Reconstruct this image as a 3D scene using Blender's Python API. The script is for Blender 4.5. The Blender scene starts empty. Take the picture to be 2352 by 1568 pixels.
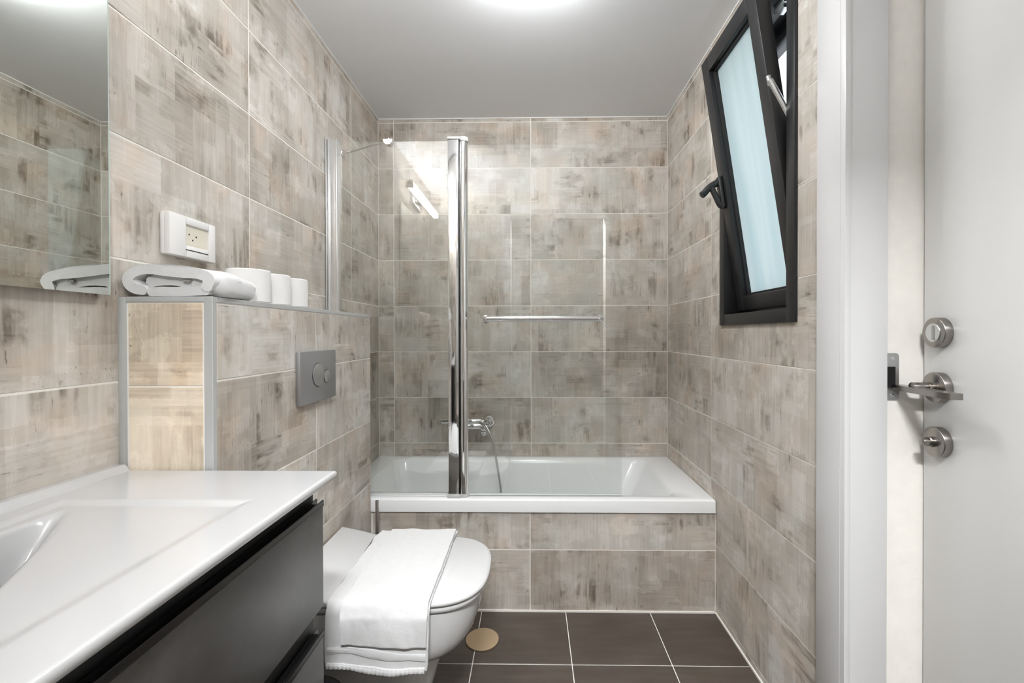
import bpy, bmesh, math, random
from math import sin, cos, pi, radians as rad
from mathutils import Vector, Matrix, noise as mnoise
random.seed(7)
S = bpy.context.scene
COL = S.collection

# ---------------------------------------------------------------- camera, world, lights, exposure
cam = bpy.data.cameras.new('camera'); camo = bpy.data.objects.new('camera', cam); COL.objects.link(camo)
cam.sensor_width = 36.0; cam.lens = 1021.2 / 2352 * 36; cam.clip_start = 0.01
cam.shift_x = -28.4 / 2352; cam.shift_y = -10.5 / 2352
r_ = Vector((0.999867, 0.01619, -0.001819)); f_ = Vector((-0.016201, 0.999849, -0.006232)); u_ = Vector((0.001718, 0.00626, 0.999979))
M = Matrix((r_, u_, -f_)).transposed().to_4x4(); M.translation = Vector((0.0031, -2.426, 1.1224))
camo.matrix_world = M
S.camera = camo

W = bpy.data.worlds.new('sky'); S.world = W; W.use_nodes = True
bg = W.node_tree.nodes['Background']; bg.inputs[0].default_value = (0.78, 0.84, 0.90, 1); bg.inputs[1].default_value = 1.2

XLAMP = -.765
def area(name, loc, rot, sx, sy, power, color=(1, 1, 1)):
    l = bpy.data.lights.new(name, 'AREA'); l.shape = 'RECTANGLE'; l.size = sx; l.size_y = sy; l.energy = power; l.color = color
    o = bpy.data.objects.new(name, l); COL.objects.link(o); o.location = loc; o.rotation_euler = rot
    return o
# added hall and alcove fills, and the bathroom's own ceiling lamp (out of frame)
area('hall_fill_light', (0.03, -2.82, 2.325), (rad(60), 0, 0), .34, .2, 54, (.97, .985, 1))  # fill added behind the door header to light the back wall and tub
area('alcove_fill_light', (0.0, -0.985, 2.282), (rad(26), 0, 0), .34, .08, 3.6, (.97, .985, 1))  # fill added above the frame to brighten the back wall and tub
area('side_hall_light', (1.5, -2.0, 2.33), (0, 0, 0), .5, .5, 2.0, (.97, .985, 1))
pl_ = bpy.data.lights.new('ceiling_globe_light', 'POINT'); pl_.energy = 4.0; pl_.shadow_soft_size = .045; pl_.color = (.965, .985, 1)
po_ = bpy.data.objects.new('ceiling_globe_light', pl_); COL.objects.link(po_); po_.location = (0.0, -1.17, 2.20)
area('added_lamp_uplight', (XLAMP + .03, -1.97, 2.105), (rad(180), rad(22), 0),   .05, .74, 15, (.975, .985, 1))  # added to carry the wall lamp's light up onto the ceiling

S.view_settings.view_transform = 'Standard'; S.view_settings.look = 'None'
S.view_settings.gamma = 1.0; S.view_settings.use_curve_mapping = False
S.view_settings.exposure = 0.89
S.cycles.max_bounces = 10; S.cycles.transparent_max_bounces = 16; S.cycles.glossy_bounces = 6
S.cycles.sample_clamp_indirect = 4.0; S.cycles.caustics_reflective = False; S.cycles.caustics_refractive = False
try:
    S.cycles.use_denoising = True; S.cycles.denoiser = 'OPENIMAGEDENOISE'
except Exception: pass

# ---------------------------------------------------------------- dimensions (metres)
XL, XR = -0.835, 0.741          # side wall faces
YB, YF = 0.0, -2.50             # back wall, front wall (behind the camera)
ZC = 2.30                       # ceiling
YT, ZT = -0.633, 0.458          # tub front and rim height
XB, YB0, YB1, ZB = -0.644, -1.535, -0.652, 1.20   # cistern ledge
ZJ = [0.0] + [0.0275 + .25 * k for k in range(10)] + [ZC]

# ---------------------------------------------------------------- materials
class NT:
    def __init__(s, name):
        s.m = bpy.data.materials.new(name); s.m.use_nodes = True; s.t = s.m.node_tree
        s.b = s.t.nodes['Principled BSDF']; s.out = s.t.nodes['Material Output']
    def n(s, typ, ins=None, **kw):
        nd = s.t.nodes.new(typ)
        for k, v in kw.items(): setattr(nd, k, v)
        for k, v in (ins or {}).items(): s.set(nd.inputs[k], v)
        return nd
    def set(s, sock, v):
        if isinstance(v, bpy.types.NodeSocket): s.t.links.new(v, sock)
        else: sock.default_value = v
    def math(s, op, a, b=0.0, c=0.0, clamp=False):
        nd = s.t.nodes.new('ShaderNodeMath'); nd.operation = op; nd.use_clamp = clamp
        s.set(nd.inputs[0], a); s.set(nd.inputs[1], b); s.set(nd.inputs[2], c); return nd.outputs[0]
    def mix(s, f, a, b, blend='MIX'):
        nd = s.t.nodes.new('ShaderNodeMix'); nd.data_type = 'RGBA'; nd.blend_type = blend
        s.set(nd.inputs[0], f); s.set(nd.inputs[6], a); s.set(nd.inputs[7], b); return nd.outputs[2]
    def ramp(s, f, stops):
        nd = s.t.nodes.new('ShaderNodeValToRGB'); s.set(nd.inputs[0], f); e = nd.color_ramp.elements
        while len(e) < len(stops): e.new(.5)
        for q, (p, c) in zip(e, stops): q.position = p; q.color = tuple(c) + (1,) if len(c) == 3 else c
        return nd.outputs[0]
    def smooth(s, v, a, b):
        nd = s.t.nodes.new('ShaderNodeMapRange'); nd.interpolation_type = 'SMOOTHSTEP'
        s.set(nd.inputs[0], v); nd.inputs[1].default_value = a; nd.inputs[2].default_value = b; return nd.outputs[0]
    def noise(s, vec, scale, detail=3, rough=.5):
        return s.n('ShaderNodeTexNoise', {'Vector': vec, 'Scale': scale, 'Detail': detail, 'Roughness': rough}).outputs[0]
    def sc(s, vec, x, y, z):
        return s.n('ShaderNodeVectorMath', {0: vec, 1: (x, y, z)}, operation='MULTIPLY').outputs[0]
    def add(s, a, b):
        return s.n('ShaderNodeVectorMath', {0: a, 1: b}, operation='ADD').outputs[0]
    def P(s, **kw):
        for k, v in kw.items(): s.set(s.b.inputs[k.replace('_', ' ')], v)

def simple(name, col, rough=.5, metal=0.0, var=.03, scale=8, coat=0.0, bump=0.0, bscale=200, ior=None, spec=None):
    t = NT(name)
    co = t.n('ShaderNodeTexCoord').outputs['Object']
    nz = t.noise(co, scale, 4)
    a = tuple(max(0, c * (1 - var)) for c in col) + (1,); b = tuple(c * (1 + var) for c in col) + (1,)
    t.P(Base_Color=t.mix(nz, a, b), Roughness=rough, Metallic=metal)
    if coat: t.P(Coat_Weight=coat, Coat_Roughness=.05)
    if ior: t.P(IOR=ior)
    if spec is not None: t.b.inputs['Specular IOR Level'].default_value = spec
    if bump:
        bn = t.n('ShaderNodeBump', {'Height': t.noise(co, bscale, 3), 'Strength': bump, 'Distance': .001})
        t.P(Normal=bn.outputs[0])
    return t.m

def tile_material(name='printed_stone_tile', tint=None):
    t = NT(name)
    co = t.n('ShaderNodeTexCoord').outputs['Object']
    rnd = t.n('ShaderNodeObjectInfo').outputs['Random']
    off = t.n('ShaderNodeCombineXYZ', {0: t.math('MULTIPLY', rnd, 37.31), 1: 0.0, 2: t.math('MULTIPLY', rnd, 91.77)}).outputs[0]
    p = t.add(co, off)                                   # print coordinates: x along tile, z up
    sp = t.n('ShaderNodeSeparateXYZ', {0: p})
    # ragged edges
    wob = t.n('ShaderNodeTexNoise', {'Vector': p, 'Scale': 70.0, 'Detail': 4.0})
    w = t.n('ShaderNodeVectorMath', {0: t.add(wob.outputs[1], (-.5, -.5, -.5)), 1: (.008, .008, .008)}, operation='MULTIPLY').outputs[0]
    sw = t.n('ShaderNodeSeparateXYZ', {0: t.add(p, w)})
    flat = t.n('ShaderNodeCombineXYZ', {0: sw.outputs[0], 1: sw.outputs[2], 2: 0.0}).outputs[0]
    def brick(vec, bw, rh, ms=0.0):
        b = t.n('ShaderNodeTexBrick', {'Vector': vec, 'Color1': (0, 0, 0, 1), 'Color2': (1, 1, 1, 1), 'Mortar': (.5, .5, .5, 1), 'Scale': 1.0,
                'Mortar Size': ms, 'Mortar Smooth': .3, 'Bias': 0.0, 'Brick Width': bw, 'Row Height': rh})
        return b
    t1 = brick(flat, .14, .25).outputs[0]
    t2 = brick(t.add(flat, (.3, .11, 0)), .042, .31).outputs[0]
    t3 = brick(t.add(flat, (.17, .05, 0)), .19, .085).outputs[0]
    t4 = brick(t.add(flat, (.5, .02, 0)), .09, .125).outputs[0]
    mk = brick(t.add(flat, (.77, .03, 0)), .16, .13).outputs[0]
    Mh = t.smooth(mk, .60, .66)
    v3 = t.n('ShaderNodeCombineXYZ', {0: sp.outputs[0], 1: sp.outputs[2], 2: 0.0}).outputs[0]
    sv = t.noise(t.sc(v3, 120, 5, 1), 1.0, 4, .65); sh = t.noise(t.sc(v3, 5, 150, 1), 1.0, 4, .65)
    sv2 = t.noise(t.sc(v3, 34, 3.5, 1), 1.0, 3, .5); sh2 = t.noise(t.sc(v3, 6, 40, 1), 1.0, 3, .5)
    lerp = lambda f, a, b: t.math('ADD', t.math('MULTIPLY', t.math('SUBTRACT', 1.0, f), a), t.math('MULTIPLY', f, b))
    st = lerp(Mh, sv, sh); st2 = lerp(Mh, sv2, sh2)
    lo = t.noise(v3, 7.0, 5, .55)
    rb = t.n('ShaderNodeTexWhiteNoise', {1: t.math('MULTIPLY', rnd, 517.3)}, noise_dimensions='1D').outputs[0]
    tb = t.math('MULTIPLY_ADD', rb, .16, .50)            # whole-tile shade
    def acc(x, val, k): return t.math('ADD', x, t.math('MULTIPLY', t.math('SUBTRACT', val, .5), k))
    mul = lambda a, b: t.math('MULTIPLY', a, b)
    x = acc(tb, t1, .20); x = acc(x, t4, .13)
    x = t.math('ADD', x, mul(mul(t.math('SUBTRACT', t2, .5), .15), t.math('SUBTRACT', 1.0, Mh)))
    x = t.math('ADD', x, mul(mul(t.math('SUBTRACT', t3, .5), .17), Mh))
    x = acc(x, st, .40); x = acc(x, lo, .55)
    # broad worn areas that follow the brush direction, cut off at block edges
    wear = t.smooth(t.noise(t.add(v3, (3.1, 8.2, 0)), 6.5, 6, .6), .49, .63)
    sm = mul(mul(wear, t.smooth(st2, .40, .60)), t.smooth(t1, .15, .45))
    x = t.math('SUBTRACT', x, mul(sm, .36))
    # crisp dark strokes
    sv3 = t.noise(t.sc(v3, 95, 11, 1), 1.0, 5, .75); sh3 = t.noise(t.sc(v3, 12, 120, 1), 1.0, 5, .75)
    dk = mul(t.smooth(lerp(Mh, sv3, sh3), .575, .66), t.smooth(t.noise(t.add(v3, (6.3, 1.2, 0)), 8.0, 4), .50, .60))
    x = t.math('SUBTRACT', x, mul(dk, .42))
    # pale scraped paint
    pl = t.smooth(t.noise(t.add(v3, (9.1, 2.2, 0)), 8.0, 8, .62), .56, .60)
    x = t.math('ADD', x, mul(pl, .10))
    # fine ruled lines between blocks
    ln = brick(t.add(flat, (.3, .11, 0)), .084, .31, .0012).outputs[1]
    x = t.math('ADD', x, mul(mul(ln, t.smooth(t.noise(v3, 16.0, 2), .50, .58)), .08))
    # sparse flaked specks and scribble-like cracks
    reg = t.smooth(t.noise(t.add(v3, (1.7, 4.4, 0)), 9.0, 2), .585, .64)
    fl = mul(t.smooth(lerp(Mh, t.noise(t.sc(v3, 150, 70, 1), 1.0, 6, .8), t.noise(t.sc(v3, 70, 170, 1), 1.0, 6, .8)), .57, .63), reg)
    x = t.math('ADD', t.math('SUBTRACT', x, mul(fl, .42)), mul(reg, .10), clamp=True)
    c = t.ramp(x, [(0.0, (.115, .094, .076)), (.20, (.245, .210, .178)), (.40, (.395, .352, .304)), (.58, (.515, .474, .422)), (.78, (.630, .592, .545)), (1.0, (.75, .72, .68))])
    hue = t.noise(t.add(v3, (5.5, 1.5, 0)), 6.0, 3)
    c = t.mix(t.smooth(hue, .50, .68), c, t.mix(1.0, c, (1.04, .975, .92, 1), 'MULTIPLY'))
    c = t.mix(t.smooth(hue, .50, .32), c, t.mix(1.0, c, (.965, 1.0, 1.0, 1), 'MULTIPLY'))
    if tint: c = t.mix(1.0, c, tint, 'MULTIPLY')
    bn = t.n('ShaderNodeBump', {'Height': t.math('ADD', t.math('MULTIPLY', st, .6), t.math('MULTIPLY', x, .5)), 'Strength': .10, 'Distance': .0012})
    t.P(Base_Color=c, Roughness=t.math('MULTIPLY_ADD', lo, .2, .30), Normal=bn.outputs[0])
    t.b.inputs['Specular IOR Level'].default_value = .35
    return t.m

def floor_material():
    t = NT('dark_floor_tile')
    co = t.n('ShaderNodeTexCoord').outputs['Object']
    rnd = t.n('ShaderNodeObjectInfo').outputs['Random']
    p = t.add(co, t.n('ShaderNodeCombineXYZ', {0: t.math('MULTIPLY', rnd, 31.0), 1: t.math('MULTIPLY', rnd, 17.0), 2: 0.0}).outputs[0])
    a = t.noise(p, 5.0, 5, .6); b = t.noise(t.sc(p, 1, 7, 1), 6.0, 3, .5)
    x = t.math('ADD', t.math('MULTIPLY', a, .6), t.math('MULTIPLY', b, .4))
    c = t.ramp(x, [(.25, (.044, .033, .026)), (.5, (.070, .055, .044)), (.75, (.104, .087, .072))])
    t.P(Base_Color=c, Roughness=t.math('MULTIPLY_ADD', a, .2, .34))
    return t.m

def glass_material(name, tint, ior=1.5):
    t = NT(name); nt = t.t; nt.nodes.remove(t.b)
    co = t.n('ShaderNodeTexCoord').outputs['Object']
    tr = t.n('ShaderNodeBsdfTransparent', {'Color': t.mix(t.noise(co, 2.0, 1), tint, tuple(min(1, c * 1.01) for c in tint[:3]) + (1,))})
    gl = t.n('ShaderNodeBsdfGlossy', {'Color': (1, 1, 1, 1), 'Roughness': 0.0})
    fc = t.n('ShaderNodeLayerWeight', {'Blend': .5}).outputs['Facing']
    f5 = t.math('POWER', fc, 5.0); fr = t.n('ShaderNodeMath', {0: f5, 1: 1 - ior, 2: ior}, operation='MULTIPLY_ADD')
    mx = t.n('ShaderNodeMixShader', {0: fr.outputs[0], 1: tr.outputs[0], 2: gl.outputs[0]})
    nt.links.new(mx.outputs[0], t.out.inputs[0])
    return t.m

def frosted_material():
    t = NT('frosted_glass'); nt = t.t; nt.nodes.remove(t.b)
    co = t.n('ShaderNodeTexCoord').outputs['Object']
    c = t.mix(t.noise(t.sc(co, 1, 14, 1), 1.2, 2), (.60, .73, .75, 1), (.92, .95, .94, 1))
    tl = t.n('ShaderNodeBsdfTranslucent', {'Color': c}); df = t.n('ShaderNodeBsdfDiffuse', {'Color': c}); gl = t.n('ShaderNodeBsdfGlossy', {'Roughness': .25})
    m1 = t.n('ShaderNodeMixShader', {0: .18, 1: tl.outputs[0], 2: df.outputs[0]})
    m2 = t.n('ShaderNodeMixShader', {0: .05, 1: m1.outputs[0], 2: gl.outputs[0]})
    nt.links.new(m2.outputs[0], t.out.inputs[0]); return t.m

def towel_material():
    t = NT('white_terry')
    co = t.n('ShaderNodeTexCoord').outputs['Object']
    a = t.noise(co, 900.0, 3, .7); b = t.noise(co, 60.0, 3)
    bn = t.n('ShaderNodeBump', {'Height': t.math('ADD', a, t.math('MULTIPLY', b, .8)), 'Strength': .55, 'Distance': .002})
    t.P(Base_Color=t.mix(b, (.70, .70, .70, 1), (.78, .78, .78, 1)), Roughness=.95, Normal=bn.outputs[0])
    t.b.inputs['Sheen Weight'].default_value = .3
    return t.m

def laminate_material():
    t = NT('dark_concrete_laminate')
    co = t.n('ShaderNodeTexCoord').outputs['Object']
    a = t.noise(co, 6.0, 6, .6); b = t.noise(co, 40.0, 4, .6)
    x = t.math('ADD', t.math('MULTIPLY', a, .8), t.math('MULTIPLY', b, .2))
    t.P(Base_Color=t.ramp(x, [(.3, (.032, .030, .028)), (.5, (.050, .047, .044)), (.72, (.088, .083, .078))]), Roughness=.36)
    return t.m

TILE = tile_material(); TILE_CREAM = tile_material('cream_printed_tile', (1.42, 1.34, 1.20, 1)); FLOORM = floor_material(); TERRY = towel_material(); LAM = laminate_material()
GROUT = simple('pale_grout', (.88, .85, .80), .85, var=.06, scale=30, bump=.3)
SLABM = simple('plaster', (.78, .77, .75), .8)
CEILM = simple('ceiling_paint', (.84, .85, .87), .75, var=.01, scale=3)
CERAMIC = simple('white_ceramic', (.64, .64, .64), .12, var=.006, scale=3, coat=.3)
ACRYL = simple('white_acrylic', (.88, .89, .895), .16, var=.006, scale=3)
CHROME = simple('chrome', (.82, .82, .82), .06, 1.0, var=.01)
SATIN = simple('satin_aluminium', (.60, .61, .62), .28, 1.0, var=.03, scale=40)
NICKEL = simple('brushed_nickel', (.30, .28, .26), .27, 1.0, var=.05, scale=60)
STEEL = simple('brushed_steel', (.52, .50, .48), .25, 1.0, var=.04)
PLATE = simple('matt_chrome_plate', (.40, .40, .41), .42, .75, var=.02)
WHITEP = simple('white_plastic', (.84, .83, .82), .3, var=.01)
CREAM = simple('cream_plastic', (.74, .70, .60), .4, var=.01)
BLACKM = simple('black_aluminium', (.013, .0132, .014), .38, 0.0, var=.08)
BLACKG = simple('black_gloss_profile', (.008, .008, .008), .25, 0.0)
RUBBER = simple('black_rubber', (.012, .012, .012), .6)
DARK = simple('dark_hole', (.004, .004, .004), .9)
DOORP = simple('white_lacquer', (.67, .67, .66), .28, var=.006, scale=2)
FRAMEP = simple('white_frame_lacquer', (.70, .70, .705), .22, var=.006, scale=2)
PAPER = simple('tissue_paper', (.82, .81, .80), .9, bump=.4, bscale=300)
GREYP = simple('grey_plastic_cap', (.50, .50, .48), .4)
TAN = simple('tan_plastic', (.42, .31, .19), .5, var=.03)
BIN = simple('black_bin_gloss', (.012, .012, .013), .22)
CAULK = simple('white_caulk', (.82, .81, .79), .5)
GLASS = glass_material('clear_glass', (.982, .994, .985, 1), .075)
FROST = frosted_material()
MIRROR = simple('mirror_silver', (.74, .76, .72), .0, 1.0, var=0)
GLEDGE = simple('glass_edge', (.55, .68, .64), .1, 0.0)
t = NT('lamp_diffuser'); t.P(Base_Color=(.9, .9, .88, 1)); t.b.inputs['Emission Color'].default_value = (1, .965, .91, 1); t.b.inputs['Emission Strength'].default_value = 4.5
LAMP = t.m

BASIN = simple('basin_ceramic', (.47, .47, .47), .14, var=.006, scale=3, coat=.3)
# ---------------------------------------------------------------- mesh helpers
def obj(name, bm, mat, parent=None, smooth=35, **props):
    me = bpy.data.meshes.new(name)
    bmesh.ops.recalc_face_normals(bm, faces=bm.faces[:])
    bm.to_mesh(me); bm.free(); me.materials.append(mat)
    if smooth:
        me.shade_smooth(); me.set_sharp_from_angle(angle=rad(smooth))
    o = bpy.data.objects.new(name, me); COL.objects.link(o)
    if parent: o.parent = parent
    for k, v in props.items(): o[k] = v
    return o
def empty(name, loc=(0, 0, 0), rot=(0, 0, 0), parent=None, **props):
    o = bpy.data.objects.new(name, None); COL.objects.link(o); o.location = loc; o.rotation_euler = rot; o.empty_display_size = .05
    if parent: o.parent = parent
    for k, v in props.items(): o[k] = v
    return o
def box(bm, x0, x1, y0, y1, z0, z1, bev=0.0, seg=2):
    xs, ys, zs = sorted((x0, x1)), sorted((y0, y1)), sorted((z0, z1))
    v = [bm.verts.new((x, y, z)) for x in xs for y in ys for z in zs]
    F = [(0, 1, 3, 2), (4, 6, 7, 5), (0, 4, 5, 1), (2, 3, 7, 6), (0, 2, 6, 4), (1, 5, 7, 3)]
    fs = [bm.faces.new([v[i] for i in f]) for f in F]
    if bev:
        es = list({e for f in fs for e in f.edges})
        bmesh.ops.bevel(bm, geom=es, offset=bev, segments=seg, affect='EDGES', profile=.5)
    return bm
def B(*a, **k): return box(bmesh.new(), *a, **k)
def ring(bm, c, r, ax, n, rx=None):
    c = Vector(c); ax = Vector(ax).normalized()
    t1 = ax.orthogonal().normalized() if abs(ax.z) < .9 else Vector((1, 0, 0)); t1 = (t1 - ax * t1.dot(ax)).normalized(); t2 = ax.cross(t1)
    return [bm.verts.new(c + t1 * r * cos(2 * pi * i / n) + t2 * r * sin(2 * pi * i / n)) for i in range(n)]
def skin(bm, rings, cap0=True, cap1=True, closed=True):
    n = len(rings[0])
    for a, b in zip(rings, rings[1:]):
        for i in range(n if closed else n - 1):
            j = (i + 1) % n; bm.faces.new((a[i], a[j], b[j], b[i]))
    if cap0: bm.faces.new(rings[0][::-1])
    if cap1: bm.faces.new(rings[-1])
def cyl(bm, p0, p1, r, n=24, bev=0.0, r1=None):
    p0, p1 = Vector(p0), Vector(p1); ax = (p1 - p0).normalized(); r1 = r if r1 is None else r1
    if bev:
        R = [ring(bm, p0, r - bev, ax, n), ring(bm, p0 + ax * bev * .3, r - bev * .3, ax, n), ring(bm, p0 + ax * bev, r, ax, n),
             ring(bm, p1 - ax * bev, r1, ax, n), ring(bm, p1 - ax * bev * .3, r1 - bev * .3, ax, n), ring(bm, p1, r1 - bev, ax, n)]
    else: R = [ring(bm, p0, r, ax, n), ring(bm, p1, r1, ax, n)]
    skin(bm, R); return bm
def tube(bm, pts, r, n=12, sub=1):
    pts = [Vector(p) for p in pts]
    for _ in range(sub):                       # Chaikin corner cutting
        q = [pts[0]]
        for a, b in zip(pts, pts[1:]): q += [a * .75 + b * .25, a * .25 + b * .75]
        pts = q + [pts[-1]]
    R = []; up = None
    for i, p in enumerate(pts):
        d = (pts[min(i + 1, len(pts) - 1)] - pts[max(i - 1, 0)]).normalized()
        if up is None: up = d.orthogonal().normalized()
        up = (up - d * up.dot(d)).normalized(); s = d.cross(up)
        R.append([bm.verts.new(p + up * r * cos(2 * pi * k / n) + s * r * sin(2 * pi * k / n)) for k in range(n)])
    skin(bm, R); return bm
def lathe(bm, prof, c, n=32, ax='z', cap0=True, cap1=True):
    R = []
    for r, h in prof:
        ringv = []
        for i in range(n):
            a = 2 * pi * i / n; q = (r * cos(a), r * sin(a), h)
            if ax == 'y': q = (r * cos(a), h, r * sin(a))
            if ax == 'x': q = (h, r * cos(a), r * sin(a))
            ringv.append(bm.verts.new((c[0] + q[0], c[1] + q[1], c[2] + q[2])))
        R.append(ringv)
    skin(bm, R, cap0, cap1); return bm
def cells(us, zs, holes):
    us, zs = sorted(set(us)), sorted(set(zs)); out = []
    for i in range(len(us) - 1):
        for j in range(len(zs) - 1):
            cu, cz = (us[i] + us[i + 1]) / 2, (zs[j] + zs[j + 1]) / 2
            if not any(h[0] < cu < h[1] and h[2] < cz < h[3] for h in holes): out.append((us[i], us[i + 1], zs[j], zs[j + 1]))
    return out
def plate(u0, u1, z0, z1, holes, y0, y1):
    """flat plate in local x/z with rectangular holes, thickness y0..y1 (y0 = visible face)"""
    us = [u0, u1] + [min(max(h[i], u0), u1) for h in holes for i in (0, 1)]
    zs = [z0, z1] + [min(max(h[i], z0), z1) for h in holes for i in (2, 3)]
    bm = bmesh.new(); V = {}
    def v(x, z):
        k = (round(x, 5), round(z, 5))
        if k not in V: V[k] = bm.verts.new((x, y0, z))
        return V[k]
    fs = [bm.faces.new((v(a, c), v(b, c), v(b, d), v(a, d))) for a, b, c, d in cells(us, zs, holes)]
    if not fs: bm.free(); return None
    r = bmesh.ops.extrude_face_region(bm, geom=fs)
    bmesh.ops.translate(bm, vec=(0, y1 - y0, 0), verts=[e for e in r['geom'] if isinstance(e, bmesh.types.BMVert)])
    bmesh.ops.dissolve_limit(bm, angle_limit=.01, verts=bm.verts[:], edges=bm.edges[:])
    return bm
TCACHE = {}
def tiles(parent, origin, ang, uj, zj, holes=(), gap=.0029, th=.008):
    """origin: world point of local u=0,z=0 on the finished face; local +x runs along the wall, local -y is the room side"""
    Rm = Matrix.Rotation(ang, 4, 'Z'); O = Vector(origin)
    for u0, u1 in zip(uj, uj[1:]):
        for z0, z1 in zip(zj, zj[1:]):
            a, b, c, d = u0 + gap / 2, u1 - gap / 2, z0 + gap / 2, z1 - gap / 2
            if b - a < .004 or d - c < .004: continue
            cx, cz = (a + b) / 2, (c + d) / 2
            hs = [(h[0] - cx, h[1] - cx, h[2] - cz, h[3] - cz) for h in holes if h[0] < b and h[1] > a and h[2] < d and h[3] > c]
            if hs:
                bm = plate(a - cx, b - cx, c - cz, d - cz, hs, 0, th)
                if bm is None: continue
                o = obj('tile', bm, TILE, parent, smooth=0)
            else:
                k = (round(b - a, 4), round(d - c, 4))
                if k not in TCACHE:
                    o = obj('tile', box(bmesh.new(), -(b - a) / 2, (b - a) / 2, 0, th, -(d - c) / 2, (d - c) / 2, bev=.0012, seg=1), TILE, parent, smooth=0); TCACHE[k] = o.data
                else:
                    o = bpy.data.objects.new('tile', TCACHE[k]); COL.objects.link(o); o.parent = parent
            o.matrix_local = Matrix.Translation(O + Rm @ Vector((cx, 0, cz))) @ Rm
def slab(name, origin, ang, u0, u1, z0, z1, holes, thick, mat=GROUT, rec=.0009, **props):
    bm = plate(u0, u1, z0, z1, list(holes), rec, thick)
    bmesh.ops.transform(bm, matrix=Matrix.Translation(origin) @ Matrix.Rotation(ang, 4, 'Z'), verts=bm.verts[:])
    return obj(name, bm, mat, smooth=0, kind='structure', **props)

# ---------------------------------------------------------------- room shell
# back wall
wb = slab('wall_back', (0, YB, 0), 0, XL - .2, XR + .2, 0, ZC, [], .15, label='back wall in taupe weathered print tiles behind the bathtub')
tiles(wb, (0, YB, 0), 0, [XL, -.75, 0.0, XR], ZJ)
# right wall (u = -Y)
WIN = (.697, 1.172, 1.163, 2.165)        # u0,u1,z0,z1 of the window hole
DOOR = (1.372, 2.160, 0.0, 2.06)
wr = slab('wall_right', (XR, 0, 0), rad(-90), 0, -YF, 0, ZC, [WIN, DOOR], .20, label='right wall in taupe weathered print tiles with a window and a doorway')
tiles(wr, (XR, 0, 0), rad(-90), [0, .588, 1.338, 2.088, -YF], ZJ, [WIN, (1.30, 2.23, 0, 2.13)])
# left wall (u = Y)
wl = slab('wall_left', (XL, 0, 0), rad(90), YF, 0, 0, ZC, [], .15, label='left wall in taupe weathered print tiles carrying mirror and socket')
tiles(wl, (XL, 0, 0), rad(90), [YF, -1.864, -1.114, -.364, 0], ZJ)
# front wall behind the camera with an open doorway
FD = (-.62, .17, 0.0, 2.12)
wf = slab('wall_front', (0, YF, 0), rad(180), -XR - .2, -XL + .15, 0, ZC, [FD], .12, label='tiled wall behind the viewpoint with an open doorway')
tiles(wf, (0, YF, 0), rad(180), [-XR, 0, .75, -XL], ZJ, [(-.70, .25, 0, 2.2)])
bm = bmesh.new()
for a, b, c, d in [(-.25, -.17, 0, 2.2), (.62, .70, 0, 2.2), (-.25, .70, 2.12, 2.2)]: box(bm, a, b, YF, YF + .012, c, d, .002)
obj('trim_2', bm, FRAMEP, kind='structure', label='white casing round the doorway behind the viewpoint')
obj('ceiling', B(XL - .15, XR + .2, YF - .12, YB + .15, ZC, ZC + .1), CEILM, smooth=0, kind='structure', label='plain light grey painted ceiling')
fl = obj('floor', B(XL - .15, XR + .2, YF - .12, YB, -.12, -.0015), GROUT, smooth=0, kind='structure', label='floor of dark brown square tiles with pale joints')
FX = [XL, -.540, -.2005, .139, .4785, XR]; FY = [YF - .12] + [-.92 - .3395 * k for k in range(4, -1, -1)] + [YT]
for x0, x1 in zip(FX, FX[1:]):
    for y0, y1 in zip(FY, FY[1:]):
        g = .0015
        cx, cy, w, h = (x0 + x1) / 2, (y0 + y1) / 2, (x1 - x0) / 2 - g, (y1 - y0) / 2 - g
        o = obj('floor_tile', box(bmesh.new(), -w, w, -h, h, -.008, 0, bev=.001, seg=1), FLOORM, fl, smooth=0); o.location = (cx, cy, 0)
# white caulk lines: ceiling edge and floor edge
bm = bmesh.new()
box(bm, XL, XR, -.004, 0, ZC - .005, ZC); box(bm, XR - .004, XR, YF, 0, ZC - .005, ZC); box(bm, XL, XL + .004, YF, 0, ZC - .005, ZC)
obj('trim_3', bm, CAULK, smooth=0, kind='structure', label='thin white caulk line along the ceiling edge')
bm = bmesh.new()
box(bm, XB, XR, YT - .004, YT + .004, 0, .007); box(bm, XR - .004, XR, -1.275, YT, 0, .007)
obj('baseboard_1', bm, GROUT, smooth=0, kind='structure', label='pale grout bead where wall tiles meet the floor')
# ceiling access hatch (seen in the shower glass)
obj('trim_4', B(-.72, -.17, -1.70, -1.15, ZC - .006, ZC, bev=.002), SLABM, kind='structure', label='square white access hatch set in the ceiling')
# hall outside
bm = bmesh.new(); HX0, HX1, HY0, HY1, HZ = -1.2, 2.1, -4.4, -1.30, 2.36
def quad(*p): bm.faces.new([bm.verts.new(q) for q in p])
for (x0, x1, y0, y1) in [(HX0 - .1, HX0, HY0, -2.62), (HX0, HX1, HY0 - .1, HY0), (HX1, HX1 + .1, HY0, HY1), (XR + .2, HX1, HY1, HY1 + .1), (HX0, XL - .15, -2.62, -2.5)]:
    box(bm, x0, x1, y0, y1, 0, HZ)
obj('wall_hall', bm, SLABM, smooth=0, kind='structure', label='plain white walls of the hall outside')
obj('floor_hall', B(HX0, XR + .2, HY0, -2.62, -.12, 0), simple('hall_floor', (.35, .31, .27), .4), smooth=0, kind='structure', label='plain floor of the hall')
obj('floor_side', B(XR + .2, HX1, HY0, HY1 + .1, -.12, 0), simple('hall_floor', (.35, .31, .27), .4), smooth=0, kind='structure', label='plain floor beyond the side door')
bm = bmesh.new(); box(bm, HX0, HX1, HY0, -2.62, HZ, HZ + .1); box(bm, XR + .2, HX1, -2.62, HY1 + .1, HZ, HZ + .1)
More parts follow.
